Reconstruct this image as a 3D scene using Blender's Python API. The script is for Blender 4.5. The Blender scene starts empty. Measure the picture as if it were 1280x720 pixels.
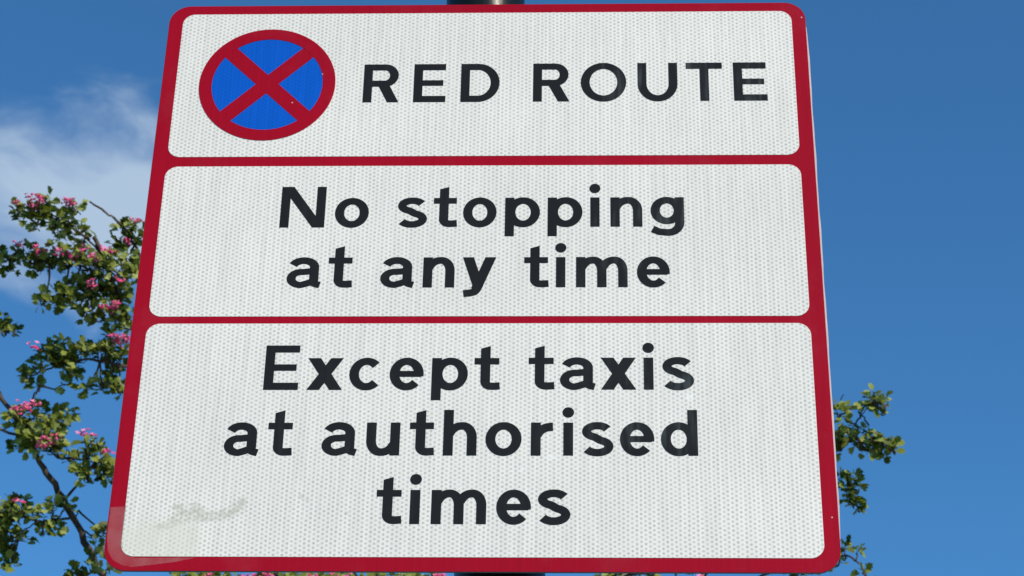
import bpy, bmesh, math, random
from math import sin, cos, pi, radians, hypot
from mathutils import Vector, Euler, Matrix
random.seed(11)
S = bpy.context.scene
C = S.collection

# ------------------------------------------------------------------ camera
SIGN_Z = 2.25                                   # underside of the sign plate above the pavement
F_PX = 2702.49                                  # focal length in pixels of a 1280 px wide frame
cam_d = bpy.data.cameras.new('camera')
cam = bpy.data.objects.new('camera', cam_d); C.objects.link(cam)
cam.location = (0.097009, -1.616894, SIGN_Z - 0.700156)
cam.rotation_euler = (2.10999, -0.016841, 0.031446)
cam_d.sensor_width = 36.0
cam_d.lens = F_PX / 1280 * 36
cam_d.clip_start = 0.05; cam_d.clip_end = 3000
cam_d.dof.use_dof = True
cam_d.dof.focus_distance = 1.86
cam_d.dof.aperture_fstop = 40
S.camera = cam
CR = Euler((2.10999, -0.016841, 0.031446)).to_matrix(); CL = Vector((0.097009, -1.616894, 1.549844))   # survey point for the distances below

# ------------------------------------------------------------------ sky, sun, exposure
SUN_AZ = radians(180 - 34)                      # clockwise from +Y: behind the camera, to its right
SUN_EL = radians(38)
w = bpy.data.worlds.new('World'); S.world = w; w.use_nodes = True
nt = w.node_tree; N = nt.nodes; L = nt.links
for n in list(N): N.remove(n)
out = N.new('ShaderNodeOutputWorld'); bg = N.new('ShaderNodeBackground')
bg.inputs['Strength'].default_value = 0.13
sky = N.new('ShaderNodeTexSky'); sky.sky_type = 'NISHITA'; sky.sun_disc = False
sky.sun_elevation = SUN_EL; sky.sun_rotation = SUN_AZ
sky.altitude = 0; sky.air_density = 1.0; sky.dust_density = 0.0; sky.ozone_density = 6.0
tc = N.new('ShaderNodeTexCoord')
def wmath(op, a=None, b=None, c=None):
    m = N.new('ShaderNodeMath'); m.operation = op
    for i, v in enumerate((a, b, c)):
        if v is None: continue
        if isinstance(v, (int, float)): m.inputs[i].default_value = v
        else: L.new(v, m.inputs[i])
    return m.outputs[0]
sep = N.new('ShaderNodeSeparateXYZ'); L.new(tc.outputs['Generated'], sep.inputs[0])
zz = wmath('MAXIMUM', sep.outputs['Z'], 0.03)
cu = wmath('DIVIDE', sep.outputs['X'], zz); cv = wmath('DIVIDE', sep.outputs['Y'], zz)   # a cloud layer overhead
comb = N.new('ShaderNodeCombineXYZ'); L.new(cu, comb.inputs[0]); L.new(cv, comb.inputs[1])
nz = N.new('ShaderNodeTexNoise'); nz.inputs['Scale'].default_value = 7.5; nz.inputs['Detail'].default_value = 7
nz.inputs['Roughness'].default_value = 0.52; nz.inputs['Distortion'].default_value = 0.35
L.new(comb.outputs[0], nz.inputs['Vector'])
# one bank of thin cloud: centre (CX, CY) on the layer
CLOUD_C = (-0.405, 1.54); CLOUD_R = (0.165, 0.14)
dx = wmath('DIVIDE', wmath('SUBTRACT', cu, CLOUD_C[0]), CLOUD_R[0])
dy = wmath('DIVIDE', wmath('SUBTRACT', cv, CLOUD_C[1]), CLOUD_R[1])
rr = wmath('SQRT', wmath('ADD', wmath('MULTIPLY', dx, dx), wmath('MULTIPLY', dy, dy)))
cl = wmath('ADD', wmath('MULTIPLY', wmath('SUBTRACT', nz.outputs['Fac'], 0.5), 3.0), wmath('SUBTRACT', 1.25, rr))
mr = N.new('ShaderNodeMapRange'); mr.interpolation_type = 'SMOOTHSTEP'
L.new(cl, mr.inputs['Value']); mr.inputs['From Min'].default_value = -0.15; mr.inputs['From Max'].default_value = 1.0
mr.inputs['To Max'].default_value = 0.86
hs = N.new('ShaderNodeMix'); hs.data_type = 'RGBA'; hs.blend_type = 'MULTIPLY'; hs.inputs['Factor'].default_value = 1
L.new(sky.outputs[0], hs.inputs['A']); hs.inputs['B'].default_value = (0.52, 0.98, 1.14, 1)
mx = N.new('ShaderNodeMix'); mx.data_type = 'RGBA'
L.new(mr.outputs[0], mx.inputs['Factor']); L.new(hs.outputs['Result'], mx.inputs['A'])
mx.inputs['B'].default_value = (3.7, 4.7, 5.9, 1)
L.new(mx.outputs['Result'], bg.inputs['Color']); L.new(bg.outputs[0], out.inputs[0])

sd = bpy.data.lights.new('sun', 'SUN'); sd.energy = 4.3; sd.angle = radians(0.5); sd.color = (1.0, 0.915, 0.75)
sun = bpy.data.objects.new('sun', sd); C.objects.link(sun)
sdir = Vector((sin(SUN_AZ) * cos(SUN_EL), cos(SUN_AZ) * cos(SUN_EL), sin(SUN_EL)))
sun.rotation_euler = sdir.to_track_quat('Z', 'Y').to_euler()
sun.location = sdir * 30
S.view_settings.view_transform = 'Standard'; S.view_settings.look = 'None'
S.view_settings.gamma = 1; S.view_settings.use_curve_mapping = False
S.view_settings.exposure = 0.0

# ------------------------------------------------------------------ helpers
def at(u, v, d):
    """point seen at photo position (u, v) at d metres along the lens axis"""
    p = Vector(((u - 640) / F_PX * d, -(v - 360) / F_PX * d, -d))
    return CL + CR @ p
def mesh_obj(name, verts, faces, mat, parent=None, smooth=False):
    me = bpy.data.meshes.new(name); me.from_pydata([tuple(v) for v in verts], [], faces); me.update()
    if mat: me.materials.append(mat)
    if smooth:
        me.polygons.foreach_set('use_smooth', [True] * len(me.polygons))
    o = bpy.data.objects.new(name, me); C.objects.link(o)
    if parent: o.parent = parent
    return o
def bm_obj(name, bm, mat, parent=None, smooth=False):
    me = bpy.data.meshes.new(name); bm.to_mesh(me); bm.free()
    if mat: me.materials.append(mat)
    if smooth: me.polygons.foreach_set('use_smooth', [True] * len(me.polygons))
    o = bpy.data.objects.new(name, me); C.objects.link(o)
    if parent: o.parent = parent
    return o
def thing(name, loc, label, cat):
    o = bpy.data.objects.new(name, None); C.objects.link(o); o.location = loc; o.empty_display_size = 0.1
    o['label'] = label; o['category'] = cat
    return o
def rrect(x0, x1, z0, z1, r, n=10):
    P = []
    for cx, cz, a in ((x1 - r, z1 - r, 0), (x0 + r, z1 - r, 90), (x0 + r, z0 + r, 180), (x1 - r, z0 + r, 270)):
        for i in range(n + 1):
            t = radians(a + 90 * i / n); P.append((cx + r * cos(t), cz + r * sin(t)))
    return P
def slab(name, outline, y_front, y_back, mat, parent, bevel=0):
    """outline (x, z) counter-clockwise, extruded between y_front (towards the street, smaller) and y_back"""
    bm = bmesh.new()
    f = [bm.verts.new((x, y_front, z)) for x, z in outline]; b = [bm.verts.new((x, y_back, z)) for x, z in outline]
    ff = bm.faces.new(f); bm.faces.new(list(reversed(b)))
    n = len(f)
    for i in range(n): bm.faces.new((f[i], b[i], b[(i + 1) % n], f[(i + 1) % n]))
    bmesh.ops.recalc_face_normals(bm, faces=bm.faces)
    if bevel:
        ed = [e for e in ff.edges]
        bmesh.ops.bevel(bm, geom=ed, offset=bevel, segments=2, affect='EDGES', profile=0.6)
    return bm_obj(name, bm, mat, parent)
def box_bm(bm, c, s, rot=None):
    m = Matrix.Translation(c) @ (rot.to_4x4() if rot else Matrix.Identity(4)) @ Matrix.Diagonal((*s, 1))
    return bmesh.ops.create_cube(bm, size=1, matrix=m)['verts']

class Mat:
    def __init__(self, name):
        self.m = bpy.data.materials.new(name); self.m.use_nodes = True
        self.t = self.m.node_tree; self.b = self.t.nodes['Principled BSDF']; self.o = self.t.nodes['Material Output']
    def n(self, kind, **kw):
        x = self.t.nodes.new(kind)
        for k, v in kw.items(): setattr(x, k, v)
        return x
    def l(self, a, b): self.t.links.new(a, b)
    def math(self, op, a=None, b=None, c=None, clamp=False):
        m = self.n('ShaderNodeMath', operation=op); m.use_clamp = clamp
        for i, v in enumerate((a, b, c)):
            if v is None: continue
            if isinstance(v, (int, float)): m.inputs[i].default_value = v
            else: self.l(v, m.inputs[i])
        return m.outputs[0]
    def mix(self, f, a, b, blend='MIX'):
        m = self.n('ShaderNodeMix', data_type='RGBA', blend_type=blend)
        for k, v in (('Factor', f), ('A', a), ('B', b)):
            if isinstance(v, (int, float)): m.inputs[k].default_value = v
            elif isinstance(v, tuple): m.inputs[k].default_value = (*v, 1)
            else: self.l(v, m.inputs[k])
        return m.outputs['Result']
    def obj(self): return self.n('ShaderNodeTexCoord').outputs['Object']
    def noise(self, scale, detail=3, vec=None, rough=0.5):
        x = self.n('ShaderNodeTexNoise'); x.inputs['Scale'].default_value = scale; x.inputs['Detail'].default_value = detail
        x.inputs['Roughness'].default_value = rough
        self.l(vec if vec is not None else self.obj(), x.inputs['Vector']); return x.outputs['Fac']
    def ramp(self, v, a, b, lo=0, hi=1):
        r = self.n('ShaderNodeMapRange', interpolation_type='SMOOTHSTEP'); self.l(v, r.inputs['Value'])
        for k, x in (('From Min', a), ('From Max', b), ('To Min', lo), ('To Max', hi)): r.inputs[k].default_value = x
        return r.outputs[0]
    def set(self, **kw):
        for k, v in kw.items():
            k = k.replace('_', ' ')
            if isinstance(v, (int, float)): self.b.inputs[k].default_value = v
            elif isinstance(v, tuple): self.b.inputs[k].default_value = (*v, 1)
            else: self.l(v, self.b.inputs[k])
        return self

# ------------------------------------------------------------------ materials
def sheeting(name, base, cell, depth, stains=False):
    """retro-reflective sheeting: staggered cells with small grey dots under a clear film"""
    M = Mat(name); oc = M.obj()
    sp = M.n('ShaderNodeSeparateXYZ'); M.l(oc, sp.inputs[0])
    wob = M.noise(38, 2, oc)
    wx = M.math('MULTIPLY', M.math('SUBTRACT', wob, 0.5), 0.0012)
    PX, PZ = 0.00714, 0.00412
    def lat(off):
        fx = M.math('SUBTRACT', M.math('FRACT', M.math('ADD', M.math('DIVIDE', M.math('ADD', sp.outputs['X'], wx), PX), 50.0 + off)), 0.5)
        fz = M.math('SUBTRACT', M.math('FRACT', M.math('ADD', M.math('DIVIDE', M.math('ADD', sp.outputs['Z'], wx), PZ), 50.0 + off)), 0.5)
        fx = M.math('MULTIPLY', fx, PX); fz = M.math('MULTIPLY', fz, PZ)
        return M.math('SQRT', M.math('ADD', M.math('MULTIPLY', fx, fx), M.math('MULTIPLY', fz, fz)))
    d = M.math('MINIMUM', lat(0.0), lat(0.5))
    dots = M.ramp(d, 0.00055, 0.00165, 1, 0)
    var = M.ramp(M.noise(420, 2, oc), 0.25, 0.7, 0.45, 1.0)
    dots = M.math('MULTIPLY', M.math('MULTIPLY', dots, var), depth)
    tone = M.ramp(M.noise(5, 4, oc), 0.3, 0.7, 0.94, 1.0)
    stripe = M.n('ShaderNodeMapping'); stripe.inputs['Scale'].default_value = (260, 1, 12); M.l(oc, stripe.inputs['Vector'])
    st = M.ramp(M.noise(1.0, 2, stripe.outputs[0]), 0.25, 0.72, 0.90, 1.0)
    col = M.mix(dots, base, cell)
    g = M.n('ShaderNodeCombineColor'); tt = M.math('MULTIPLY', tone, st)
    for k in range(3): M.l(tt, g.inputs[k])
    col = M.mix(1.0, col, g.outputs[0], 'MULTIPLY')
    if stains:
        def blob(x, z, rx, rz, ang=0):
            ca, sa = cos(ang), sin(ang)
            ux = M.math('SUBTRACT', sp.outputs['X'], x); uz = M.math('SUBTRACT', sp.outputs['Z'], z)
            a = M.math('DIVIDE', M.math('ADD', M.math('MULTIPLY', ux, ca), M.math('MULTIPLY', uz, sa)), rx)
            b = M.math('DIVIDE', M.math('SUBTRACT', M.math('MULTIPLY', uz, ca), M.math('MULTIPLY', ux, sa)), rz)
            q = M.math('SQRT', M.math('ADD', M.math('MULTIPLY', a, a), M.math('MULTIPLY', b, b)))
            return M.ramp(q, 0.45, 1.15, 1, 0)
        m = None
        for (x, z, rx, rz, ang) in ((-0.2509, 0.0406, 0.013, 0.0045, 0.25), (-0.2396, 0.0471, 0.013, 0.0065, 0.3), (-0.2322, 0.0529, 0.014, 0.0055, 0.25), (-0.2432, 0.0573, 0.007, 0.003, 0.15), (-0.2294, 0.0588, 0.006, 0.0025, -0.1), (-0.2185, 0.0486, 0.017, 0.0058, 0.05), (-0.2035, 0.0508, 0.011, 0.006, 0.35), (-0.1933, 0.0559, 0.0085, 0.0075, 0.7), (-0.1898, 0.0617, 0.004, 0.006, 0.3)):
            k = blob(x, z, rx, rz, ang)
            m = k if m is None else M.math('MAXIMUM', m, k)
        br = M.ramp(M.noise(260, 4, oc, 0.65), 0.33, 0.62, 0.15, 1.0)
        col = M.mix(M.math('MULTIPLY', M.math('MULTIPLY', m, br), 0.7), col, (0.41, 0.405, 0.32))
        # a yellowed rectangle where a sticker has come away
        yx = M.ramp(sp.outputs['X'], -0.2246, -0.2196, 1, 0)
        yz = M.ramp(sp.outputs['Z'], 0.0370, 0.0529, 1, 0)
        yel = M.math('MULTIPLY', M.math('MULTIPLY', yx, yz), M.ramp(M.noise(60, 3, oc), 0.2, 0.6, 0.15, 0.5))
        col = M.mix(yel, col, (0.64, 0.63, 0.51))
        for (x, z, r) in ((0.0653, 0.1033, 0.0035), (0.0408, 0.0914, 0.0025), (0.1817, 0.1598, 0.004)):
            col = M.mix(M.math('MULTIPLY', blob(x, z, r, r), 0.45), col, (0.86, 0.88, 0.86))
        for (x, z, r) in ((-0.141, 0.0669, 0.003), (-0.1029, 0.0518, 0.0022), (-0.1361, 0.064, 0.002)):
            col = M.mix(M.math('MULTIPLY', blob(x, z, r, r), 0.3), col, (0.30, 0.31, 0.30))
    if 'red' in name:
        for (x, z, r_) in ((-0.1722, 0.4712, 0.0011), (-0.1763, 0.4671, 0.0008), (-0.1505, 0.4994, 0.0009), (0.2948, 0.0491, 0.0008), (0.2966, 0.563, 0.0009)):
            ux = M.math('SUBTRACT', sp.outputs['X'], x); uz = M.math('SUBTRACT', sp.outputs['Z'], z)
            q = M.math('SQRT', M.math('ADD', M.math('MULTIPLY', ux, ux), M.math('MULTIPLY', uz, uz)))
            col = M.mix(M.ramp(q, r_ * .5, r_ * 1.2, .65, 0), col, (0.62, 0.55, 0.54))
        wear = M.math('MULTIPLY', M.ramp(M.noise(13, 5, oc, .6), 0.5, 0.72, 0, .05), 1.0)
        col = M.mix(wear, col, (0.50, 0.16, 0.20))
    M.set(Base_Color=col, Roughness=0.22, Coat_Weight=0.0)
    M.b.inputs['Specular IOR Level'].default_value = 0.32
    bp = M.n('ShaderNodeBump'); bp.inputs['Strength'].default_value = 0.15; bp.inputs['Distance'].default_value = 0.0004
    M.l(dots, bp.inputs['Height']); M.l(bp.outputs[0], M.b.inputs['Normal'])
    return M.m
m_white = sheeting('white_sheeting', (0.84, 0.805, 0.745), (0.40, 0.39, 0.36), 0.8)
m_white_stained = sheeting('white_sheeting_stained', (0.84, 0.805, 0.745), (0.40, 0.39, 0.36), 0.8, True)
m_red = sheeting('red_sheeting', (0.36, 0.003, 0.014), (0.31, 0.003, 0.012), 0.35)
m_blue = sheeting('blue_sheeting', (0.005, 0.105, 0.55), (0.004, 0.08, 0.45), 0.6)
for mm, r in ((m_red, .2), (m_blue, .2)):
    mm.node_tree.nodes['Principled BSDF'].inputs['Roughness'].default_value = r
    mm.node_tree.nodes['Principled BSDF'].inputs['Specular IOR Level'].default_value = 0.14

M = Mat('black_vinyl'); oc = M.obj()
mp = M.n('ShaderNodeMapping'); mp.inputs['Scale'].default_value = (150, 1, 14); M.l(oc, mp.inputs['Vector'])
glare = M.ramp(M.noise(1.0, 3, mp.outputs[0]), 0.45, 0.66, 0.1, 1)  # reflected glare painted into the black as paler streaks, strongest on right-hand letters
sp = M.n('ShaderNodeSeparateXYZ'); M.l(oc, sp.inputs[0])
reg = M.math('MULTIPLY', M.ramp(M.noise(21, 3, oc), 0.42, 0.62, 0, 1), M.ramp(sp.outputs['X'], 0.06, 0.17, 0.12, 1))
glare = M.math('MULTIPLY', glare, reg)
M.set(Base_Color=M.mix(M.math('MULTIPLY', glare, 0.5), M.mix(M.noise(14, 3, oc), (0.013, 0.012, 0.010), (0.019, 0.018, 0.0155)), (0.085, 0.10, 0.10)),
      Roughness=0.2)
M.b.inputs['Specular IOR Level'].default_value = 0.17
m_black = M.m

M = Mat('aluminium_plate'); oc = M.obj()
M.set(Base_Color=M.mix(M.noise(30, 4, oc), (0.09, 0.09, 0.09), (0.16, 0.16, 0.16)), Metallic=0.0, Roughness=0.55); m_alu = M.m
M = Mat('galvanised_steel'); oc = M.obj()
M.set(Base_Color=M.mix(M.noise(60, 3, oc), (0.30, 0.31, 0.32), (0.46, 0.47, 0.48)), Metallic=0.8, Roughness=0.5); m_galv = M.m
M = Mat('black_post_paint'); oc = M.obj()
M.set(Base_Color=M.mix(M.ramp(M.noise(25, 5, oc), 0.4, 0.7), (0.006, 0.008, 0.007), (0.014, 0.018, 0.016)), Roughness=0.33)
M.b.inputs['Specular IOR Level'].default_value = 0.22
bp = M.n('ShaderNodeBump'); bp.inputs['Strength'].default_value = 0.2; bp.inputs['Distance'].default_value = 0.001
M.l(M.noise(180, 3, oc), bp.inputs['Height']); M.l(bp.outputs[0], M.b.inputs['Normal']); m_post = M.m

M = Mat('old_adhesive_film'); oc = M.obj()
tr = M.n('ShaderNodeBsdfTransparent'); ms = M.n('ShaderNodeMixShader')
M.set(Base_Color=(0.70, 0.50, 0.50), Roughness=0.45)
fac = M.ramp(M.noise(55, 3, oc), 0.25, 0.7, 0.03, 0.085)
M.l(fac, ms.inputs[0]); M.l(tr.outputs[0], ms.inputs[1]); M.l(M.b.outputs[0], ms.inputs[2]); M.l(ms.outputs[0], M.o.inputs[0])
m_film = M.m

M = Mat('bark'); oc = M.obj()
c = M.mix(M.ramp(M.noise(22, 5, oc), 0.3, 0.7), (0.035, 0.024, 0.020), (0.10, 0.068, 0.048))
c = M.mix(M.ramp(M.noise(9, 4, oc), 0.60, 0.68), c, (0.26, 0.22, 0.17))
M.set(Base_Color=c, Roughness=0.85)
bp = M.n('ShaderNodeBump'); bp.inputs['Strength'].default_value = 0.6; bp.inputs['Distance'].default_value = 0.006
M.l(M.noise(60, 4, oc), bp.inputs['Height']); M.l(bp.outputs[0], M.b.inputs['Normal']); m_bark = M.m

M = Mat('hawthorn_leaf')
gi = M.n('ShaderNodeNewGeometry'); rnd = gi.outputs['Random Per Island']
cr = M.n('ShaderNodeValToRGB'); M.l(rnd, cr.inputs[0])
e = cr.color_ramp.elements; e[0].position = 0; e[0].color = (0.055, 0.080, 0.008, 1); e[1].position = 1; e[1].color = (0.40, 0.41, 0.12, 1)
x = e.new(0.45); x.color = (0.175, 0.20, 0.024, 1)
x = e.new(0.78); x.color = (0.30, 0.325, 0.06, 1)
back = M.mix(1.0, cr.outputs[0], (0.95, 1.0, 1.05), 'MULTIPLY')
col = M.mix(gi.outputs['Backfacing'], cr.outputs[0], back)
M.set(Base_Color=col, Roughness=0.5)
M.b.inputs['Specular IOR Level'].default_value = 0.3
tl = M.n('ShaderNodeBsdfTranslucent'); M.l(M.mix(1.0, col, (1.0, 1.15, 0.5), 'MULTIPLY'), tl.inputs['Color'])
ms = M.n('ShaderNodeMixShader'); ms.inputs[0].default_value = 0.28
M.l(M.b.outputs[0], ms.inputs[1]); M.l(tl.outputs[0], ms.inputs[2]); M.l(ms.outputs[0], M.o.inputs[0]); m_leaf = M.m

M = Mat('pink_blossom')
gi = M.n('ShaderNodeNewGeometry'); cr = M.n('ShaderNodeValToRGB'); M.l(gi.outputs['Random Per Island'], cr.inputs[0])
e = cr.color_ramp.elements; e[0].color = (0.64, 0.03, 0.17, 1); e[1].color = (0.88, 0.27, 0.42, 1); x = e.new(0.6); x.color = (0.82, 0.09, 0.28, 1)
M.set(Base_Color=cr.outputs[0], Roughness=0.6)
M.b.inputs['Subsurface Weight'].default_value = 0.0; m_blossom = M.m

M = Mat('pavement_concrete'); oc = M.obj()
bk = M.n('ShaderNodeTexBrick'); bk.inputs['Scale'].default_value = 1.1; bk.inputs['Mortar Size'].default_value = 0.006
bk.inputs['Color1'].default_value = (0.27, 0.26, 0.24, 1); bk.inputs['Color2'].default_value = (0.33, 0.32, 0.30, 1); bk.inputs['Mortar'].default_value = (0.12, 0.11, 0.10, 1)
M.l(oc, bk.inputs['Vector'])
M.set(Base_Color=M.mix(0.4, bk.outputs['Color'], M.mix(M.noise(2, 5, oc), (0.16, 0.155, 0.145), (0.36, 0.35, 0.33))), Roughness=0.9); m_pave = M.m
M = Mat('asphalt'); oc = M.obj()
M.set(Base_Color=M.mix(M.noise(140, 4, oc), (0.035, 0.035, 0.037), (0.075, 0.074, 0.072)), Roughness=0.9); m_asph = M.m
M = Mat('grass_ground'); oc = M.obj()
M.set(Base_Color=M.mix(M.noise(3, 6, oc), (0.035, 0.065, 0.018), (0.075, 0.10, 0.03)), Roughness=0.95); m_grass = M.m
M = Mat('granite_kerb'); oc = M.obj()
M.set(Base_Color=M.mix(M.noise(90, 4, oc), (0.22, 0.22, 0.22), (0.40, 0.39, 0.38)), Roughness=0.8); m_kerb = M.m

# ------------------------------------------------------------------ setting: ground, road, pavement, kerb
def sheet(name, x0, x1, y0, y1, z, mat):
    o = mesh_obj(name, [(x0, y0, z), (x1, y0, z), (x1, y1, z), (x0, y1, z)], [(0, 1, 2, 3)], mat)
    o['kind'] = 'structure'; return o
sheet('ground', -900, 900, -900, 900, -0.136, m_grass)
sheet('road', -900, 900, -9.4, -2.6, -0.130, m_asph)
bm = bmesh.new(); box_bm(bm, (0, 0.95, -0.066), (600, 6.8, 0.132)); o = bm_obj('pavement', bm, m_pave); o['kind'] = 'structure'
bm = bmesh.new(); box_bm(bm, (0, -2.53, -0.065), (600, 0.14, 0.136)); o = bm_obj('kerb', bm, m_kerb); o['kind'] = 'structure'

# ------------------------------------------------------------------ sign post (leans slightly)
POST_X, POST_Y, LEAN = 0.0225, 0.068, -0.0425       # x at the sign's underside, depth, dx per metre of height
def lathe(bm, prof, base, axis, seg=48):
    axis = axis.normalized(); u = axis.orthogonal().normalized(); v = axis.cross(u)
    rings = []
    for h, r in prof:
        c = base + axis * h
        rings.append([bm.verts.new(c + (u * cos(2 * pi * i / seg) + v * sin(2 * pi * i / seg)) * max(r, 1e-4)) for i in range(seg)])
    for a, b in zip(rings, rings[1:]):
        for i in range(seg): bm.faces.new((a[i], a[(i + 1) % seg], b[(i + 1) % seg], b[i]))
    bm.faces.new(list(reversed(rings[0]))); bm.faces.new(rings[-1])
    bmesh.ops.recalc_face_normals(bm, faces=bm.faces)
pbase = Vector((POST_X - LEAN * SIGN_Z, POST_Y, 0)); paxis = Vector((LEAN, 0, 1))
plen = (SIGN_Z + 0.665) * paxis.length
post = thing('sign_post', pbase, 'black painted round steel post standing upright behind the sign', 'post')
R_P = 0.0385
bm = bmesh.new(); lathe(bm, [(0, R_P), (0.004, R_P), (0.3, R_P), (1.6, R_P), (plen - .004, R_P), (plen, R_P)], Vector((0, 0, 0)), paxis)
bm_obj('pole', bm, m_post, post, True)
me = C.objects['pole'].data
bm = bmesh.new(); lathe(bm, [(plen + .0005, R_P + .003), (plen + .022, R_P + .003), (plen + .030, R_P - .004), (plen + .036, R_P - .02), (plen + .038, .002)], Vector((0, 0, 0)), paxis)
bm_obj('post_cap', bm, m_post, post, True)
bm = bmesh.new(); lathe(bm, [(0.001, .058), (0.25, .058), (0.27, R_P + .004), (0.275, R_P + .0005)], Vector((0, 0, 0)), paxis)
bm_obj('base_sleeve', bm, m_post, post, True)

# ------------------------------------------------------------------ the sign
H, W2 = 0.5808, 0.3
sign = thing('road_sign', (0, 0, SIGN_Z), 'red bordered white no stopping sign with black writing, mounted on a black post', 'road sign')
Y_RED, Y_WH, Y_TX = -0.0004, -0.0007, -0.0009
ol = []
for x, z in rrect(-W2, W2, 0.0, H, 0.020):
    ol.append((x, z))
ri = max(range(len(ol)), key=lambda i: (ol[i][0], -ol[i][1]))     # lowest point of the straight right edge
ins = [(W2 + 0.0014 * min(1, q * 14, (1 - q) * 22) * (1 + .16 * sin(37 * q) + .1 * sin(91 * q)), 0.021 + (H - 0.042) * q) for q in [i / 60 for i in range(1, 60)]]
ol = ol + ins
slab('backing_plate', ol, 0.0, 0.0016, m_alu, sign)
M = Mat('bare_margin'); M.set(Base_Color=M.mix(M.noise(40, 4), (0.40, 0.27, 0.28), (0.66, 0.56, 0.55)), Roughness=0.4)
mar = slab('bare_margin', [(W2 - .004, 0.02), *ins, (W2 - .004, H - 0.02)], -0.0003, -0.00005, M.m, sign)
mar['label'] = 'narrow pale unprinted margin along one edge'
red = slab('border', rrect(-W2 + 0.0003, W2, 0.0004, H - 0.0003, 0.0195), Y_RED, 0.0002, m_red, sign)
red['label'] = 'red sheeting border with two dividing bars'
PAN = []
for k, (z0, z1) in enumerate(((0.4071, 0.5704), (0.2392, 0.3965), (0.0128, 0.2320))):
    p = slab('panel', rrect(-0.2866, 0.2870, z0, z1, 0.0115), Y_WH, Y_RED + .0001, m_white_stained if k == 2 else m_white, sign)
    PAN.append(p)
PAN[0]['label'] = 'top white panel with the roundel and the road name'
PAN[1]['label'] = 'middle white panel with two lines of writing'
PAN[2]['label'] = 'bottom white panel with a grey smudge in its lower corner'

# lettering: each glyph is a set of strokes of film laid on the panel
SW, TW = 0.0082, 0.0069          # stem and bar widths
CAP, XH, ASC, DES = 0.0433, 0.0308, 0.0428, 0.0098
class Glyphs:
    def __init__(self): self.v = []; self.f = []; self.k = 0
    def _y(self):
        self.k += 1; return Y_TX - 0.000012 * (self.k % 14)
    def poly(self, P):
        y = self._y(); n = len(P); b = len(self.v)
        a = sum(P[i][0] * P[(i + 1) % n][1] - P[(i + 1) % n][0] * P[i][1] for i in range(n))
        if a < 0: P = P[::-1]
        self.v += [(x, y, z) for x, z in P] + [(x, Y_WH + .0001, z) for x, z in P]
        self.f.append(tuple(b + i for i in range(n)))
        for i in range(n):
            j = (i + 1) % n; self.f.append((b + i, b + n + i, b + n + j, b + j))
    def stroke(self, P, s=SW, t=TW, closed=False):
        n = len(P); A, B = [], []
        for i in range(n):
            if closed: p, q = P[(i - 1) % n], P[(i + 1) % n]
            else: p, q = P[max(i - 1, 0)], P[min(i + 1, n - 1)]
            dx, dz = q[0] - p[0], q[1] - p[1]; l = hypot(dx, dz) or 1; nx, nz = -dz / l, dx / l
            h = 0.5 * hypot(nx * s, nz * t)
            A.append((P[i][0] + nx * h, P[i][1] + nz * h)); B.append((P[i][0] - nx * h, P[i][1] - nz * h))
        y = self._y(); b = len(self.v)
        self.v += [(x, y, z) for x, z in A] + [(x, y, z) for x, z in B]
        self.v += [(x, Y_WH + .0001, z) for x, z in A] + [(x, Y_WH + .0001, z) for x, z in B]
        for i in range(n if closed else n - 1):
            j = (i + 1) % n
            self.f += [(b + i, b + n + i, b + n + j, b + j), (b + i, b + j, b + 2 * n + j, b + 2 * n + i),
                       (b + n + i, b + 3 * n + i, b + 3 * n + j, b + n + j)]
        if not closed:
            for i in (0, n - 1): self.f.append((b + i, b + n + i, b + 3 * n + i, b + 2 * n + i))
def arc(cx, cz, rx, rz, a0, a1, n=24, s=SW, t=TW):
    return [(cx + (rx - s / 2) * cos(radians(a0 + (a1 - a0) * i / n)), cz + (rz - t / 2) * sin(radians(a0 + (a1 - a0) * i / n))) for i in range(n + 1)]
def bez(a, b, c, n=10):
    return [((1 - t) ** 2 * a[0] + 2 * t * (1 - t) * b[0] + t * t * c[0], (1 - t) ** 2 * a[1] + 2 * t * (1 - t) * b[1] + t * t * c[1]) for t in (i / n for i in range(n + 1))]
def spl(P, n=7):
    Q = [(2 * P[0][0] - P[1][0], 2 * P[0][1] - P[1][1])] + list(P) + [(2 * P[-1][0] - P[-2][0], 2 * P[-1][1] - P[-2][1])]
    R = []
    for i in range(1, len(Q) - 2):
        p0, p1, p2, p3 = Q[i - 1:i + 3]
        for k in range(n):
            t = k / n
            R.append(tuple(0.5 * (2 * p1[c] + (p2[c] - p0[c]) * t + (2 * p0[c] - 5 * p1[c] + 4 * p2[c] - p3[c]) * t * t + (3 * p1[c] - p0[c] - 3 * p2[c] + p3[c]) * t ** 3) for c in (0, 1)))
    R.append(P[-1]); return R
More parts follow.
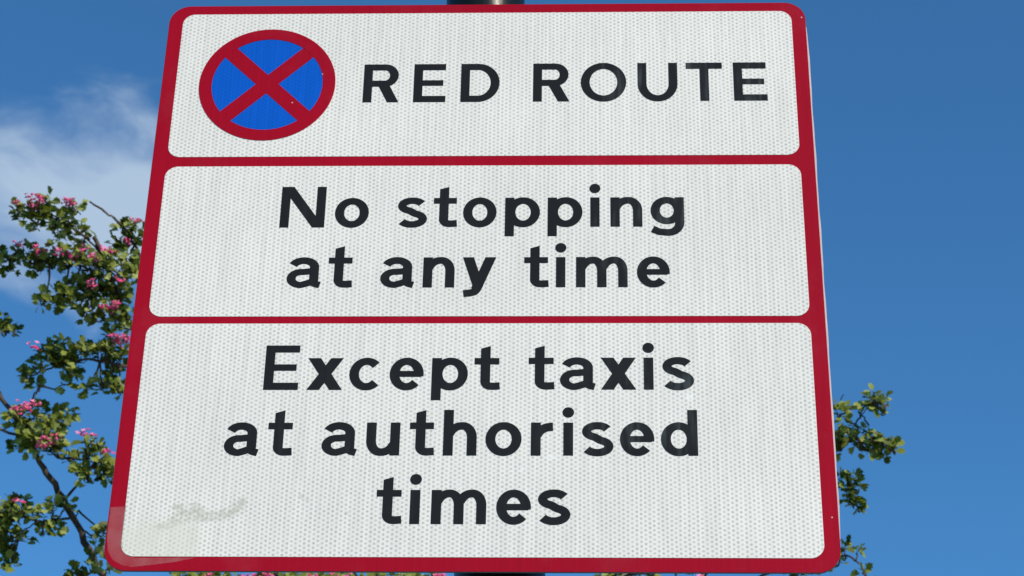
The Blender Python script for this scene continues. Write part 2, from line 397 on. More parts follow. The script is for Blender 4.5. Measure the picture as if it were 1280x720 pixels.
def glyph(ch, G, x0, w, z0):
    s, t, X, K = SW, TW, XH, CAP
    OV = 0.0004
    P = lambda pts: G.poly([(x0 + a, z0 + b) for a, b in pts])
    St = lambda pts, closed=False, s_=SW, t_=TW: G.stroke([(x0 + a, z0 + b) for a, b in pts], s_, t_, closed)
    rect = lambda a, b, c, d: P([(a, b), (c, b), (c, d), (a, d)])
    def para(xa, za, xb, zb, hw): P([(xa - hw / 2, za), (xa + hw / 2, za), (xb + hw / 2, zb), (xb - hw / 2, zb)])
    def arch(xl, xr, flip=False):            # from a stem whose left edge is xl to a leg whose right edge is xr
        cx = (xl + xr) / 2 + 0.22 * s; rz = 0.46 * X
        pts = bez((xl + 0.62 * s, X - 1.5 * t), (xl + 1.05 * s, X + OV - t / 2), (cx, X + OV - t / 2), 12) + arc(cx, X + OV - rz, xr - cx, rz, 90, 0, 14)[1:] + [(xr - s / 2, X * .3), (xr - s / 2, 0)]
        if flip: pts = [(w - a, X - b) for a, b in pts]
        St(pts)
    def bowl(xl, xr): St(arc((xl + xr) / 2, X / 2, (xr - xl) / 2, X / 2 + OV, 0, 360, 48)[:-1], True)
    if ch == 'o': bowl(0, w)
    elif ch == 'n': rect(0, 0, s, X); arch(0, w)
    elif ch == 'h': rect(0, 0, s, ASC); arch(0, w)
    elif ch == 'm':
        rect(0, 0, s, X); m = (w + s) / 2; arch(0, m); arch(m - s, w)
    elif ch == 'u': rect(w - s, 0, w, X); arch(0, w, True)
    elif ch == 'r':
        rect(0, 0, s, X)
        St(bez((0.62 * s, X - 1.7 * t), (1.05 * s, X - t * .56), (w, X - t * .56), 12), False, SW, TW * 1.1)
    elif ch == 'p': rect(0, -DES, s, X); bowl(0.12 * s, w)
    elif ch == 'd': rect(w - s, 0, w, ASC); bowl(0, w - 0.12 * s)
    elif ch == 'g':
        St(arc((w - .12 * s) / 2, X * .545, (w - .12 * s) / 2, X * .455 + OV, 0, 360, 48)[:-1], True)
        D = DES
        St([(w - s / 2, X), (w - s / 2, .3 * X)] + arc(w * .52, .14 * X, w * .48, .14 * X + D, 0, -92, 14) + [(w * .25, -D + t * .62), (w * .05, -D + t * 1.05)])
    elif ch == 'a':
        xs = w - .06 * w - s / 2
        xl = .02 * w; rx = (xs + s / 2 - xl) / 2
        St(arc(xl + rx, X + OV - .33 * X, rx, .33 * X, 162, 0, 26) + [(xs, .45 * X), (xs, .24 * X)])
        St(spl([(xs, .30 * X), (xs + .004 * w, .19 * X), (xs + .055 * w, .125 * X), (w * .99, .085 * X)]), False, SW, TW * .92)
        cx, rx = .43 * w, .43 * w
        St([(xs, .555 * X)] + arc(cx, .305 * X, rx, .305 * X + OV, 82, 270, 26, s * .98, t * .9) + [(.60 * w, t * .62), (xs, .215 * X)], False, s * .98, t * .9)
    elif ch == 'e':
        rect(.7 * s, .41 * X, w - .25 * s, .41 * X + t * .82)
        St(arc(w / 2, X / 2, w / 2, X / 2 + OV, -9, 318, 40))
    elif ch == 'c': St(arc(w / 2, X / 2, w / 2, X / 2 + OV, 43, 317, 36))
    elif ch == 's':
        ra, rb = (w * .475, .278 * X), (w * .50, .292 * X)
        top = arc(w * .505, X + OV - ra[1], ra[0], ra[1], 24, 248, 26, s * .92, t * .92)
        bot = arc(w * .50, rb[1] - OV, rb[0], rb[1], 68, -154, 26, s * .92, t * .92)
        a, b = top[-1], bot[0]; ta = (a[0] - top[-2][0], a[1] - top[-2][1]); tb = (bot[1][0] - b[0], bot[1][1] - b[1])
        dd = hypot(b[0] - a[0], b[1] - a[1]) * .35; la, lb = hypot(*ta), hypot(*tb)
        p = [a, (a[0] + ta[0] / la * dd, a[1] + ta[1] / la * dd), (b[0] - tb[0] / lb * dd, b[1] - tb[1] / lb * dd), b]
        mid = [tuple((1 - q) ** 3 * p[0][c] + 3 * q * (1 - q) ** 2 * p[1][c] + 3 * q * q * (1 - q) * p[2][c] + q ** 3 * p[3][c] for c in (0, 1)) for q in (k / 8 for k in range(1, 8))]
        St(top + mid + bot, False, s * .94, t * .98)
    elif ch == 't':
        a = .245 * w
        rect(0, X - t * .88, w * .97, X)
        P([(a, .3 * X), (a + s, .3 * X), (a + s, CAP * .985), (a, CAP * .925)])
        St(spl([(a + s / 2, .34 * X), (a + s * .52, .22 * X), (a + s * .78, .135 * X), (.70 * w, t * .5), (w, t * .56)]), False, SW, TW)
    elif ch == 'i':
        rect(0, 0, s, X)
        P([(w / 2 + s * .60 * cos(2 * pi * i / 24), CAP * .935 + s * .60 * sin(2 * pi * i / 24)) for i in range(24)])
    elif ch == 'x':
        hw = s * 1.32
        para(hw / 2, 0, w - hw / 2, X, hw); para(w - hw / 2, 0, hw / 2, X, hw)
    elif ch == 'y':
        hw = s * 1.17
        para(.47 * w, .06 * X, hw / 2, X, hw)
        para(.43 * w, -.02 * X, w - hw / 2, X, hw)
        St(spl([(.50 * w, .10 * X), (.40 * w, -.10 * X), (.29 * w, -DES + t * .66), (.04 * w, -DES + t * .5)]), False, SW * 1.02, TW)
    elif ch == 'R':
        rect(0, 0, s, K)
        rz = .295 * K; cz = K - rz; cx = w * .97 - rz * .98
        St([(s * .5, K - t / 2), (cx, K - t / 2)] + arc(cx, cz, w * .97 - cx, rz, 90, -90, 24)[1:] + [(s * .5, K - 2 * rz + t / 2)])
        para(w - s * .66, 0, w * .53, K - 2 * rz + t * .6, s * 1.28)
    elif ch == 'E':
        rect(0, 0, s, K); rect(s * .5, 0, w, t); rect(s * .5, K - t, w * .985, K); rect(s * .5, K * .5 - t * .45, w * .92, K * .5 + t * .45)
    elif ch == 'D':
        cx = w * .44
        rect(0, 0, s, K)
        St([(s * .5, K - t / 2), (cx, K - t / 2)] + arc(cx, K / 2, w - cx, K / 2, 90, -90, 30)[1:] + [(s * .5, t / 2)])
    elif ch == 'O': St(arc(w / 2, K / 2, w / 2, K / 2 + OV, 0, 360, 56)[:-1], True)
    elif ch == 'U':
        rz = .46 * K
        St([(s / 2, K), (s / 2, K * .7)] + arc(w / 2, rz - OV, w / 2, rz, 180, 360, 30) + [(w - s / 2, K * .7), (w - s / 2, K)])
    elif ch == 'T': rect(0, K - t, w, K); rect(w / 2 - s / 2, 0, w / 2 + s / 2, K - t * .5)
    elif ch == 'N':
        rect(0, 0, s, K); rect(w - s, 0, w, K); hw = s * 1.32
        P([(0, K), (hw, K), (w, 0), (w - hw, 0)])
# every word: letters with the left and right edge measured on the sign, baseline height
WORDS = [                      # panel, word, baseline, (left, right) edge of every letter, millimetres
 (0, 'RED', 0.4671, [(-111.5, -78.1), (-64.8, -35.0), (-21.1, 14.7)]),
 (0, 'ROUTE', 0.4671, [(45.7, 79.4), (89.7, 131.6), (142.1, 178.8), (186.8, 220.1), (230.3, 260.9)]),
 (1, 'No', 0.3306, [(-178.6, -138.5), (-129.6, -99.3)]),
 (1, 'stopping', 0.3307, [(-74.2, -47.1), (-41.5, -20.3), (-15.0, 14.8), (22.4, 53.5), (60.4, 91.3), (98.3, 106.5), (116.2, 144.4), (151.7, 181.5)]),
 (1, 'at', 0.2682, [(-168.2, -138.4), (-132.0, -110.5)]),
 (1, 'any', 0.2682, [(-85.8, -56.4), (-48.4, -20.7), (-13.7, 15.6)]),
 (1, 'time', 0.2682, [(40.2, 61.7), (68.3, 76.2), (85.7, 130.7), (138.9, 167.5)]),
 (2, 'Except', 0.1668, [(-180.6, -150.9), (-143.6, -113.2), (-107.6, -78.1), (-73.1, -44.0), (-37.1, -6.3), (-0.8, 21.0)]),
 (2, 'taxis', 0.1671, [(45.4, 67.4), (72.2, 102.0), (107.0, 136.8), (143.3, 151.7), (158.6, 185.8)]),
 (2, 'at', 0.1045, [(-209.5, -180.5), (-173.2, -152.0)]),
 (2, 'authorised', 0.1048, [(-127.3, -97.9), (-89.9, -61.7), (-53.6, -32.8), (-25.2, 2.8), (10.2, 40.4), (48.2, 66.6), (75.3, 83.5), (90.2, 117.1), (122.6, 151.3), (156.8, 187.5)]),
 (2, 'times', 0.0422, [(-78.6, -57.4), (-50.9, -42.3), (-33.1, 12.3), (20.5, 49.0), (54.0, 81.4)]),
]
for pi_, word, z0, ext in WORDS:
    G = Glyphs()
    for ch, (a, b) in zip(word, ext):
        if ch == 'i': xm = (a + b) / 2000; glyph(ch, G, xm - SW / 2, SW, z0)
        else: glyph(ch, G, a / 1000, (b - a) / 1000, z0)
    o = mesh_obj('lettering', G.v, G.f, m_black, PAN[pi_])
    o['label'] = 'black lettering reading ' + word

# roundel
RC = (-0.2012, 0.4884); RR = 0.0635
def disc(cx, cz, r, n=96): return [(cx + r * cos(2 * pi * i / n), cz + r * sin(2 * pi * i / n)) for i in range(n)]
rnd_o = slab('roundel', disc(*RC, RR * .86), Y_TX + .00005, Y_WH + .0001, m_blue, sign)
rnd_o['label'] = 'blue roundel with red ring and red cross'
bm = bmesh.new(); n = 96
vs = []
for i in range(n):
    a = 2 * pi * i / n; k = []
    for r, y in ((RR, Y_WH + .0001), (RR, Y_TX - .00025), (RR * .815, Y_TX - .00025), (RR * .815, Y_WH + .0001)):
        k.append(bm.verts.new((RC[0] + r * cos(a), y, RC[1] + r * sin(a))))
    vs.append(k)
for i in range(n):
    for j in range(3): bm.faces.new((vs[i][j], vs[(i + 1) % n][j], vs[(i + 1) % n][j + 1], vs[i][j + 1]))
bmesh.ops.recalc_face_normals(bm, faces=bm.faces)
bm_obj('ring', bm, m_red, rnd_o)
G = Glyphs(); hw = RR * .117; ln = RR * .85
for k, a in enumerate((radians(45), radians(135))):
    ux, uz = cos(a), sin(a)
    y = Y_TX - .00012 - k * .00003; b = len(G.v)
    Q = [(-ln, -hw), (ln, -hw), (ln, hw), (-ln, hw)]
    Q = [(RC[0] + p * ux - q * uz, RC[1] + p * uz + q * ux) for p, q in Q]
    G.v += [(x, y, z) for x, z in Q] + [(x, Y_TX + .00004, z) for x, z in Q]
    G.f += [(b, b + 1, b + 2, b + 3)] + [(b + i, b + 4 + i, b + 4 + (i + 1) % 4, b + (i + 1) % 4) for i in range(4)]
mesh_obj('cross', G.v, G.f, m_red, rnd_o)

# remains of clear sticky film on the lower left corner
film = [(-0.2988, 0.0568), (-0.2858, 0.0578), (-0.2861, 0.0269), (-0.2847, 0.0198), (-0.2805, 0.0145), (-0.2743, 0.0116), (-0.2238, 0.012), (-0.2398, 0.0082), (-0.2592, 0.0055), (-0.2754, 0.0035), (-0.2841, 0.0052), (-0.2919, 0.0098), (-0.2966, 0.0169), (-0.2986, 0.0297), (-0.2988, 0.0419)]
fo = slab('film_residue', film[::-1], Y_RED - .0003, Y_RED - .00005, m_film, sign)
fo['label'] = 'torn patch of cloudy sticky film'

# rails and clips on the back
for z in (0.13, 0.46):
    bm = bmesh.new()
    box_bm(bm, (0, 0.0055, z), (0.52, 0.005, 0.042))
    for dz in (-.0165, .0165): box_bm(bm, (0, 0.0145, z + dz), (0.52, 0.013, 0.005))
    rail = bm_obj('rail', bm, m_galv, sign)
    px = POST_X + LEAN * z
    bm = bmesh.new(); rot = Matrix.Rotation(math.atan(-LEAN) * -1, 3, 'Y')
    r1, r2 = R_P + .0008, R_P + .0038; n = 40; vs = []
    for i in range(n + 1):
        a = radians(-62 + 304 * i / n); k = []
        for r, h in ((r1, -.012), (r2, -.012), (r2, .012), (r1, .012)):
            k.append(bm.verts.new(Vector((px, POST_Y, z)) + rot @ Vector((r * cos(a), r * sin(a), h))))
        vs.append(k)
    for i in range(n):
        for j in range(4): bm.faces.new((vs[i][j], vs[i + 1][j], vs[i + 1][(j + 1) % 4], vs[i][(j + 1) % 4]))
    bm.faces.new(vs[0]); bm.faces.new(vs[-1])
    for s_ in (-1, 1): box_bm(bm, (px + s_ * .026, 0.0245, z), (.016, .0075, .024))
    bmesh.ops.recalc_face_normals(bm, faces=bm.faces)
    cl_ = bm_obj('clamp', bm, m_galv, sign)
    for s_ in (-1, 1):
        bm = bmesh.new()
        bmesh.ops.create_cone(bm, cap_ends=True, segments=6, radius1=.0055, radius2=.0055, depth=.006, matrix=Matrix.Translation((px + s_ * .026, .0315, z)) @ Matrix.Rotation(pi / 2, 4, 'X'))
        bm_obj('bolt', bm, m_galv, cl_)

# ------------------------------------------------------------------ hawthorn tree behind the sign
rng = random.Random(5)
tree_base = Vector((-0.2, 6.9, 0.0))
tree = thing('hawthorn_tree', tree_base, 'hawthorn tree with small lobed green leaves and pink blossom behind the sign', 'tree')
def tube(V, Fc, pts, radii, seg=8):
    b0 = len(V); prev = None
    for i, p in enumerate(pts):
        t = (pts[min(i + 1, len(pts) - 1)] - pts[max(i - 1, 0)]).normalized()
        if prev is None: u = t.orthogonal().normalized()
        else: u = (prev - t * prev.dot(t)).normalized()
        prev = u; v = t.cross(u)
        for k in range(seg):
            a = 2 * pi * k / seg; V.append(p + (u * cos(a) + v * sin(a)) * radii[i])
    for i in range(len(pts) - 1):
        for k in range(seg):
            a = b0 + i * seg; k2 = (k + 1) % seg
            Fc.append((a + k, a + k2, a + seg + k2, a + seg + k))
    Fc.append(tuple(b0 + k for k in reversed(range(seg)))); e = b0 + (len(pts) - 1) * seg
    Fc.append(tuple(e + k for k in range(seg)))
def smooth_path(P, n=5, jit=0.0):
    Q = [P[0] * 2 - P[1]] + P + [P[-1] * 2 - P[-2]]; R = []
    for i in range(1, len(Q) - 2):
        p0, p1, p2, p3 = Q[i - 1:i + 3]
        for k in range(n):
            t = k / n
            q = 0.5 * (2 * p1 + (p2 - p0) * t + (2 * p0 - 5 * p1 + 4 * p2 - p3) * t * t + (3 * p1 - p0 - 3 * p2 + p3) * t ** 3)
            if jit and (i > 1 or k): q = q + Vector((rng.uniform(-1, 1), rng.uniform(-1, 1), rng.uniform(-1, 1))) * jit
            R.append(q)
    R.append(P[-1]); return R
HALF = [(0, 0), (.08, .20), (.33, .40), (.42, .60), (.28, .62), (.33, .84), (.17, .88), (0, 1.0)]
UP = Vector((0, 0, 1))
class Foliage:
    def __init__(self): self.v = []; self.f = []; self.bv = []; self.bf = []
    def leaf(self, p, d, up, ln):
        d = d.normalized(); side = d.cross(up)
        if side.length < 1e-3: side = d.orthogonal()
        side.normalize(); n = side.cross(d)
        fold = rng.uniform(.05, .50); bend = rng.uniform(-.15, .45); wd = rng.uniform(.75, 1.2)
        b = len(self.v); mid = []
        rib = [0, .30, .62, 1.0]
        for r in rib: self.v.append(p + d * (r * ln) - n * (bend * r * r * ln))
        for sgn in (1, -1):
            q = len(self.v)
            for (a, c) in HALF[1:-1]:
                a2 = a * wd * rng.uniform(.85, 1.15)
                self.v.append(p + d * (c * ln) + side * (sgn * a2 * ln) + n * (fold * a2 * ln - bend * c * c * ln))
            f = [b, q, q + 1, q + 2, q + 3, q + 4, q + 5, b + 3, b + 2, b + 1]
            tri = [(b, q, b + 1), (q, q + 1, b + 1), (q + 1, q + 2, q + 3), (q + 1, q + 3, b + 1), (b + 1, q + 3, b + 2), (q + 3, q + 4, q + 5), (q + 3, q + 5, b + 2), (b + 2, q + 5, b + 3)]
            for tq in tri: self.f.append(tq if sgn < 0 else tq[::-1])
    def rosette(self, p, axis, n, ln):
        axis = axis.normalized(); u = axis.orthogonal().normalized(); v = axis.cross(u); a0 = rng.uniform(0, 6.28)
        for i in range(n):
            a = a0 + i * 2.4 + rng.uniform(-.4, .4); el = rng.uniform(-.1, .9)
            d = (u * cos(a) + v * sin(a)) * cos(el) + axis * sin(el)
            upv = (UP * .3 + axis * .15 + Vector((sdir.x, sdir.y, 0)) * 1.05 + Vector((rng.uniform(-.6, .6), rng.uniform(-.6, .6), rng.uniform(-.5, .5))))
            self.leaf(p + d * .006 + axis * rng.uniform(-.012, .012), d, upv, ln * rng.uniform(.65, 1.2))
    def flower(self, p, ax, r):
        ax = ax.normalized(); u = ax.orthogonal().normalized(); v = ax.cross(u); b = len(self.bv)
        cup = rng.uniform(.1, .8)
        self.bv.append(p)
        for k in range(5):
            a = 2 * pi * k / 5
            for da, rr_, h in ((-.5, .62, .55), (-.28, 1.0, 1.0), (.28, 1.0, 1.0), (.5, .62, .55)):
                q = a + da; self.bv.append(p + (u * cos(q) + v * sin(q)) * (rr_ * r * (1 - .35 * cup)) + ax * (h * r * cup))
            q = b + 1 + 4 * k
            self.bf.append((b, q, q + 1, q + 2, q + 3))
    def bud(self, p, r):
        b = len(self.bv)
        for q in ((0, 0, 1.1), (1, 0, 0), (0, 1, 0), (-1, 0, 0), (0, -1, 0), (0, 0, -1.1)):
            self.bv.append(p + Vector(q) * r)
        for i in range(4):
            j = 1 + (i + 1) % 4
            self.bf += [(b, b + 1 + i, b + j), (b + 5, b + j, b + 1 + i)]
    def corymb(self, p, n, spread):
        for i in range(n):
            o = Vector((rng.gauss(0, 1), rng.gauss(0, 1), abs(rng.gauss(0, .5)))) * spread
            if rng.random() < .6: self.flower(p + o, Vector((rng.uniform(-.6, .6), -.7 + rng.uniform(-.5, .5), .8)), rng.uniform(.009, .0125))
            else: self.bud(p + o, rng.uniform(.0045, .007))

PXM = 7.5 / F_PX                         # metres per photo pixel at the tree
BR = []
def branch(path, blobs, flowers, w0, w1, extra=(), label=None, jit=.004, leaf_len=.036, dens=1.0):
    """path, extra: branch lines as (u, v, depth); blobs: (u, v, ru, rv, depth) leafy clumps; flowers: (u, v, n)"""
    V, Fc = [], []; F = Foliage()
    pts = smooth_path([at(*q) for q in path], 5, jit)
    n = len(pts); rad = [(w0 + (w1 - w0) * (i / (n - 1)) ** .8) * PXM / 2 * rng.uniform(.92, 1.1) for i in range(n)]
    tube(V, Fc, pts, rad)
    nodes = list(pts)
    for ex, a, b in extra:
        pe = smooth_path([at(*q) for q in ex], 4, jit * .7)
        re = [(a + (b - a) * i / (len(pe) - 1)) * PXM / 2 for i in range(len(pe))]
        tube(V, Fc, pe, re, 6); nodes += pe
    for (u, v, ru, rv, d) in blobs:
        nros = max(2, int(ru * rv * 3.14 / 82 * dens))
        cen = at(u, v, d)
        near = min(nodes, key=lambda q: (q - cen).length)
        midp = near.lerp(cen, .5) + Vector((0, 0, -.02))
        tw = smooth_path([near, midp, cen], 4, .003)
        tube(V, Fc, tw, [.0042 - .0024 * i / (len(tw) - 1) for i in range(len(tw))], 5)
        for k in range(nros):
            a = rng.uniform(0, 6.283); r = math.sqrt(rng.random())
            p = at(u + cos(a) * r * ru, v + sin(a) * r * rv, d + rng.uniform(-1, 1) * max(ru, rv) * PXM * .9)
            st = tw[rng.randrange(3, len(tw))]
            if (p - st).length > .012:
                m = st.lerp(p, .55) + Vector((rng.uniform(-1, 1), rng.uniform(-1, 1), rng.uniform(-1, .3))) * .008
                tube(V, Fc, [st, m, p], [.0021, .0018, .0013], 4)
            ax = (p - st).normalized() * .6 + Vector((rng.uniform(-.4, .4), -.25 + rng.uniform(-.4, .4), .8)) if (p - st).length > 1e-4 else UP
            F.rosette(p, ax, rng.randint(5, 8), leaf_len)
    for (u, v, nf) in flowers:
        cand = min(blobs, key=lambda q: hypot(q[0] - u, q[1] - v)); d = cand[4] - min(cand[2], cand[3]) * PXM * .9 - .04
        p = at(u, v, d)
        near = at(cand[0], cand[1], cand[4])
        tube(V, Fc, [near.lerp(p, .1), p + Vector((0, 0, -.012))], [.0026, .0018], 4)
        F.corymb(p, int(nf * 1.5) + 2, .0065 + .0009 * nf)
    off = tree_base
    o = mesh_obj('branch', [q - off for q in V], Fc, m_bark, tree, True)
    if F.v: mesh_obj('leaves', [q - off for q in F.v], F.f, m_leaf, o)
    if F.bv: mesh_obj('blossom', [q - off for q in F.bv], F.bf, m_blossom, o)
    if label: o['label'] = label
    BR.append(path[0]); return o
D0 = 7.4
trunk_top = at(520, 1160, 7.9)
fork_l = at(440, 985, 7.7); fork_r = at(690, 960, 7.9)

# long bare limb at the lower left, with a leafy clump above it
branch([(440, 985, 7.7), (300, 872, 7.6), (205, 795, 7.5), (150, 745, 7.4), (122, 708, 7.4), (96, 656, 7.4), (68, 606, 7.35), (46, 570, 7.35), (26, 532, 7.4), (2, 498, 7.4), (-30, 450, 7.5), (-70, 400, 7.6)],
  [(50, 535, 34, 26, 7.35), (66, 562, 20, 18, 7.3), (22, 524, 18, 12, 7.35), (78, 522, 12, 12, 7.4), (30, 552, 14, 16, 7.4), (90, 570, 10, 10, 7.4),
   (120, 578, 20, 22, 7.3), (135, 590, 10, 16, 7.3), (108, 560, 10, 8, 7.3), (112, 600, 8, 7, 7.3),
   (48, 483, 6, 5, 7.4), (82, 480, 4, 3, 7.4), (128, 670, 14, 7, 7.3), (122, 690, 10, 10, 7.3), (98, 716, 18, 8, 7.35), (135, 710, 8, 8, 7.3), (140, 660, 6, 8, 7.3),
   (-40, 470, 30, 40, 7.5), (-85, 430, 40, 40, 7.6)],
  [(30, 512, 9), (42, 506, 6), (20, 514, 4), (58, 551, 3), (70, 547, 3), (52, 560, 3), (62, 556, 3), (106, 544, 5), (116, 547, 3), (132, 566, 6)],
  12, 5, extra=[([(78, 630, 7.38), (92, 612, 7.35), (104, 596, 7.32), (122, 575, 7.3)], 4, 2), ([(96, 655, 7.38), (95, 646, 7.37), (98, 638, 7.36)], 2, 1.5),
   ([(-15, 532, 7.4), (12, 541, 7.38), (40, 552, 7.36)], 4, 3), ([(36, 512, 7.38), (44, 492, 7.4), (52, 480, 7.4)], 3, 2), ([(86, 572, 7.33), (106, 574, 7.32), (125, 573, 7.3)], 2.5, 1.6)])
# leafy side shoots in the bottom left corner
branch([(90, 645, 7.4), (75, 650, 7.35), (50, 652, 7.3), (20, 645, 7.3), (-15, 640, 7.3), (-60, 640, 7.3)],
  [(20, 640, 18, 14, 7.3), (48, 640, 16, 9, 7.3), (66, 634, 8, 6, 7.3), (10, 662, 14, 18, 7.3), (25, 672, 8, 10, 7.3), (52, 668, 7, 10, 7.3), (70, 668, 6, 6, 7.3), (6, 690, 8, 16, 7.3), (14, 706, 5, 6, 7.3), (-30, 660, 30, 40, 7.3), (82, 632, 5, 5, 7.3)],
  [(22, 627, 3)], 3.5, 1.6, extra=[([(48, 652, 7.3), (34, 660, 7.3), (24, 668, 7.3)], 2, 1.4)])
# spray at mid height left, y 415-510
branch([(560, 930, 7.8), (430, 700, 7.7), (290, 560, 7.6), (200, 480, 7.5), (150, 456, 7.45), (110, 450, 7.4), (70, 458, 7.4), (38, 470, 7.4)],
  [(66, 440, 22, 16, 7.4), (96, 444, 18, 14, 7.4), (128, 442, 16, 14, 7.4), (150, 448, 14, 16, 7.45), (85, 466, 14, 10, 7.4), (52, 458, 8, 8, 7.4), (32, 468, 5, 4, 7.4), (128, 488, 18, 10, 7.4), (148, 492, 12, 10, 7.4), (140, 470, 10, 10, 7.45), (112, 484, 5, 5, 7.4), (132, 420, 8, 8, 7.4), (190, 470, 30, 30, 7.6)],
  [(42, 434, 4), (152, 424, 12), (146, 429, 6), (160, 428, 6), (139, 421, 4)], 8, 1.8)
# big middle limb ending in a broken twig
branch([(560, 930, 7.9), (450, 690, 7.8), (320, 540, 7.7), (220, 460, 7.6), (172, 420, 7.5), (152, 382, 7.45), (138, 346, 7.42), (126, 314, 7.4), (117, 296, 7.4)],
  [(92, 318, 20, 12, 7.4), (66, 330, 16, 14, 7.4), (40, 324, 18, 12, 7.4), (14, 320, 16, 10, 7.4), (14, 338, 7, 5, 7.4), (112, 330, 20, 14, 7.38), (140, 330, 16, 16, 7.4), (160, 336, 12, 14, 7.45), (52, 338, 8, 6, 7.4),
   (76, 372, 18, 14, 7.38), (104, 368, 18, 16, 7.38), (130, 366, 16, 14, 7.42), (154, 370, 14, 20, 7.45), (94, 352, 16, 10, 7.4), (58, 376, 11, 8, 7.36), (104, 390, 14, 8, 7.38), (120, 402, 9, 9, 7.4), (150, 396, 12, 12, 7.45), (160, 412, 8, 8, 7.45), (-25, 325, 22, 22, 7.4), (134, 384, 8, 6, 7.4)],
  [(25, 308, 4), (47, 316, 5), (78, 316, 5), (76, 321, 3), (91, 323, 4), (105, 313, 3), (117, 323, 4), (136, 315, 6), (112, 353, 3), (114, 360, 3), (147, 353, 3), (139, 387, 4), (145, 382, 4), (131, 384, 3)],
  13, 5, extra=[([(131, 330, 7.4), (122, 312, 7.4), (110, 299, 7.39), (94, 286, 7.38)], 3, 2.2), ([(140, 350, 7.42), (100, 332, 7.4), (50, 326, 7.4), (0, 318, 7.4), (-40, 310, 7.4)], 3, 1.5), ([(126, 356, 7.41), (129, 342, 7.4), (134, 334, 7.4)], 2, 1.5)])
# topmost spray
branch([(112, 300, 7.39), (96, 288, 7.37), (80, 278, 7.36), (62, 268, 7.36), (44, 262, 7.36)],
  [(36, 262, 18, 10, 7.36), (55, 264, 12, 12, 7.36), (46, 278, 12, 9, 7.36), (58, 252, 6, 5, 7.36), (80, 276, 14, 12, 7.36), (76, 294, 12, 10, 7.36), (94, 262, 9, 7, 7.36), (102, 286, 9, 6, 7.37), (100, 300, 9, 7, 7.38), (66, 284, 9, 6, 7.36), (22, 266, 8, 5, 7.36)],
  [(23, 256, 4), (34, 248, 5), (50, 253, 7), (42, 259, 5), (46, 247, 4), (84, 253, 6), (80, 255, 3), (88, 256, 3)], 3.2, 1.6)
# bare-tipped twig beside the sign edge
branch([(400, 560, 7.7), (290, 440, 7.65), (215, 365, 7.6), (180, 326, 7.55), (168, 306, 7.5), (156, 286, 7.5), (143, 273, 7.5), (127, 262, 7.5), (112, 252, 7.5)],
  [(164, 286, 9, 8, 7.5), (172, 300, 10, 12, 7.5), (160, 304, 10, 7, 7.5), (154, 283, 5, 4, 7.5), (150, 305, 7, 5, 7.5), (172, 330, 12, 14, 7.5), (154, 318, 9, 7, 7.5), (176, 350, 8, 14, 7.5), (230, 380, 30, 30, 7.6)],
  [(170, 277, 4), (158, 302, 3)], 6, 2.4, jit=.003)
# leaves at the left edge
branch([(-70, 400, 7.6), (-45, 405, 7.5), (-20, 410, 7.45), (5, 412, 7.4), (18, 414, 7.4)],
  [(8, 412, 9, 7, 7.4), (18, 415, 6, 5, 7.4), (4, 402, 4, 6, 7.4), (-25, 410, 18, 14, 7.45)], [], 3, 1.6)
# right-hand limb, two sprays past the sign's edge
branch([(690, 960, 7.9), (820, 790, 7.8), (920, 670, 7.7), (990, 590, 7.6), (1040, 556, 7.55), (1075, 550, 7.5), (1102, 552, 7.5), (1118, 560, 7.5)],
  [(1052, 545, 12, 12, 7.5), (1050, 560, 8, 10, 7.5), (1072, 546, 12, 10, 7.5), (1090, 545, 9, 9, 7.5), (1104, 553, 9, 9, 7.5), (1117, 561, 6, 6, 7.5), (1108, 566, 4, 5, 7.5), (1074, 562, 6, 5, 7.5), (1090, 560, 5, 4, 7.5), (1062, 528, 6, 4, 7.5),
   (1046, 516, 8, 5, 7.55), (1060, 508, 9, 7, 7.55), (1076, 511, 9, 7, 7.5), (1090, 497, 8, 6, 7.5), (1104, 506, 8, 9, 7.5), (1098, 500, 6, 6, 7.5), (1104, 518, 4, 4, 7.5), (1000, 560, 22, 26, 7.6)],
  [], 11, 1.8, extra=[([(1020, 566, 7.58), (1040, 530, 7.56), (1062, 512, 7.53), (1086, 504, 7.5), (1106, 506, 7.5)], 3, 1.5), ([(1086, 532, 7.5), (1080, 522, 7.5), (1072, 514, 7.5)], 2.4, 1.6)])
branch([(920, 670, 7.7), (985, 640, 7.65), (1030, 614, 7.6), (1052, 606, 7.55), (1070, 612, 7.5)],
  [(1050, 598, 8, 6, 7.55), (1064, 600, 8, 6, 7.5), (1060, 612, 7, 5, 7.5), (1072, 612, 5, 6, 7.5), (1066, 630, 5, 6, 7.5), (1076, 634, 4, 6, 7.5), (1058, 624, 4, 4, 7.5), (1010, 620, 18, 14, 7.6)], [], 4, 1.6, leaf_len=.036,
  extra=[([(1060, 610, 7.52), (1064, 622, 7.5), (1072, 634, 7.5)], 1.8, 1.4)])
branch([(820, 790, 7.8), (920, 735, 7.7), (1000, 705, 7.65), (1040, 696, 7.6), (1060, 696, 7.55), (1072, 704, 7.55), (1082, 716, 7.5), (1090, 745, 7.5)],
  [(1056, 690, 5, 6, 7.55), (1072, 692, 4, 5, 7.55), (1080, 712, 5, 5, 7.5), (1046, 706, 4, 4, 7.55), (1092, 740, 12, 10, 7.5), (1000, 712, 20, 10, 7.6)], [], 4, 1.8, leaf_len=.034)
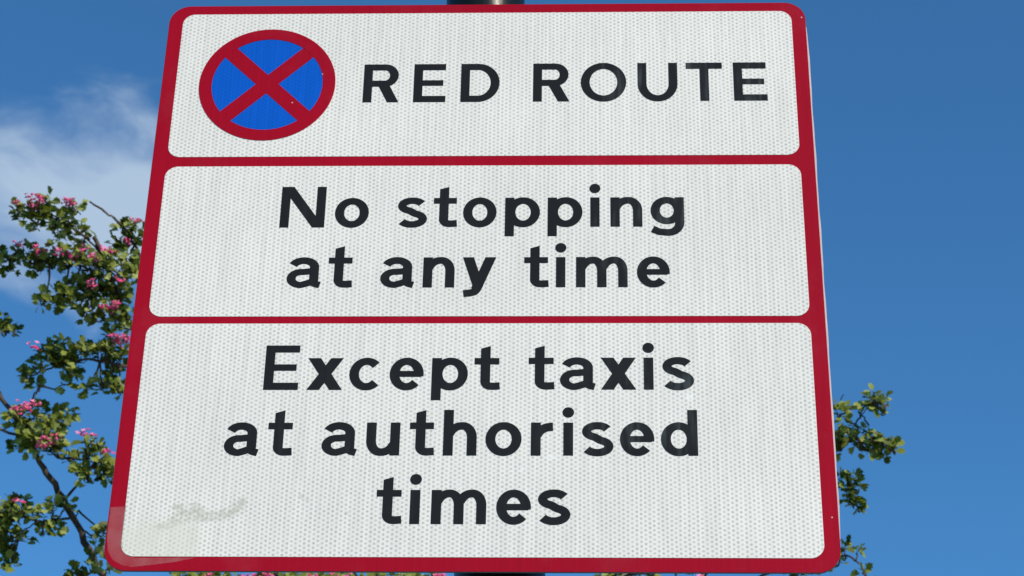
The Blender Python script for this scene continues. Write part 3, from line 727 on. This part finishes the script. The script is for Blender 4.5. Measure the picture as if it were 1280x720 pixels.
# foliage showing along the sign's lower edge, and the crown below it and behind the sign
low = [(x, 730 + rng.uniform(-5, 6), 15, 10, 7.4 + rng.uniform(-.2, .2)) for x in range(215, 556, 22)]
branch([(440, 985, 7.7), (400, 900, 7.6), (350, 820, 7.5), (300, 770, 7.4), (230, 738, 7.4)], [b for b in low if b[0] < 370], [(262, 722, 4), (300, 723, 5), (318, 724, 6), (332, 721, 5)], 9, 2)
branch([(440, 985, 7.7), (470, 880, 7.6), (480, 800, 7.5), (500, 750, 7.4), (530, 732, 7.4)], [b for b in low if b[0] >= 370], [(388, 723, 4), (420, 722, 5), (436, 723, 5), (546, 722, 5), (470, 724, 3)], 9, 2)
branch([(690, 960, 7.9), (740, 850, 7.7), (760, 770, 7.5), (800, 735, 7.4), (830, 728, 7.4)], [(748, 732, 8, 6, 7.4), (786, 730, 7, 6, 7.4), (815, 736, 14, 8, 7.4), (765, 760, 20, 16, 7.4)], [(876, 721, 2)], 8, 2)
for (path, cx, cy) in (([(440, 985, 7.7), (360, 760, 7.9), (300, 600, 8.1), (280, 480, 8.1)], 300, 540), ([(560, 930, 7.8), (540, 700, 8.2), (480, 520, 8.4), (430, 400, 8.3)], 470, 500),
                       ([(690, 960, 7.9), (660, 720, 8.3), (640, 560, 8.5), (600, 430, 8.5)], 620, 540), ([(690, 960, 7.9), (780, 720, 8.2), (820, 600, 8.3), (850, 500, 8.3)], 800, 580)):
    bl = [(cx + rng.uniform(-95, 95), cy + rng.uniform(-120, 160), rng.uniform(22, 36), rng.uniform(18, 30), 7.9 + rng.uniform(-.5, .6)) for _ in range(13)]
    bl = [b for b in bl if 250 < b[0] < 930]
    branch(path, bl, [(b[0] + rng.uniform(-15, 15), b[1] - 10, rng.randint(3, 7)) for b in bl[:8]], 13, 3, dens=.8)
# lower crown, beneath the photo's frame
for k in range(4):
    cx = (120, 330, 620, 900)[k]
    bl = [(cx + rng.uniform(-110, 110), rng.uniform(800, 960), rng.uniform(24, 40), rng.uniform(20, 32), 7.5 + rng.uniform(-.5, .7)) for _ in range(9)]
    branch([(520, 1160, 7.9), (520 + (cx - 520) * .5, 1010, 7.7), (cx, 880, 7.5)], bl, [(b[0], b[1] - 8, 5) for b in bl[:6]], 12, 3, dens=.7)
# trunk with its fork
V, Fc = [], []
tp = smooth_path([tree_base + Vector((0, 0, -.15)), tree_base + Vector((.02, 0, .5)), tree_base.lerp(trunk_top, .6) + Vector((.06, .03, 0)), trunk_top], 6, .006)
tube(V, Fc, tp, [.13 - .05 * min(1, i / 6) - .02 * i / len(tp) for i in range(len(tp))], 14)
for f, d in ((fork_l, -1), (fork_r, 1), (at(560, 930, 7.85), 0)):
    q = smooth_path([trunk_top + Vector((0, 0, -.05)), trunk_top.lerp(f, .5) + Vector((d * .03, 0, .02)), f], 5, .004)
    tube(V, Fc, q, [.056 - .03 * i / (len(q) - 1) for i in range(len(q))], 10)
mesh_obj('trunk', [q - tree_base for q in V], Fc, m_bark, tree, True)
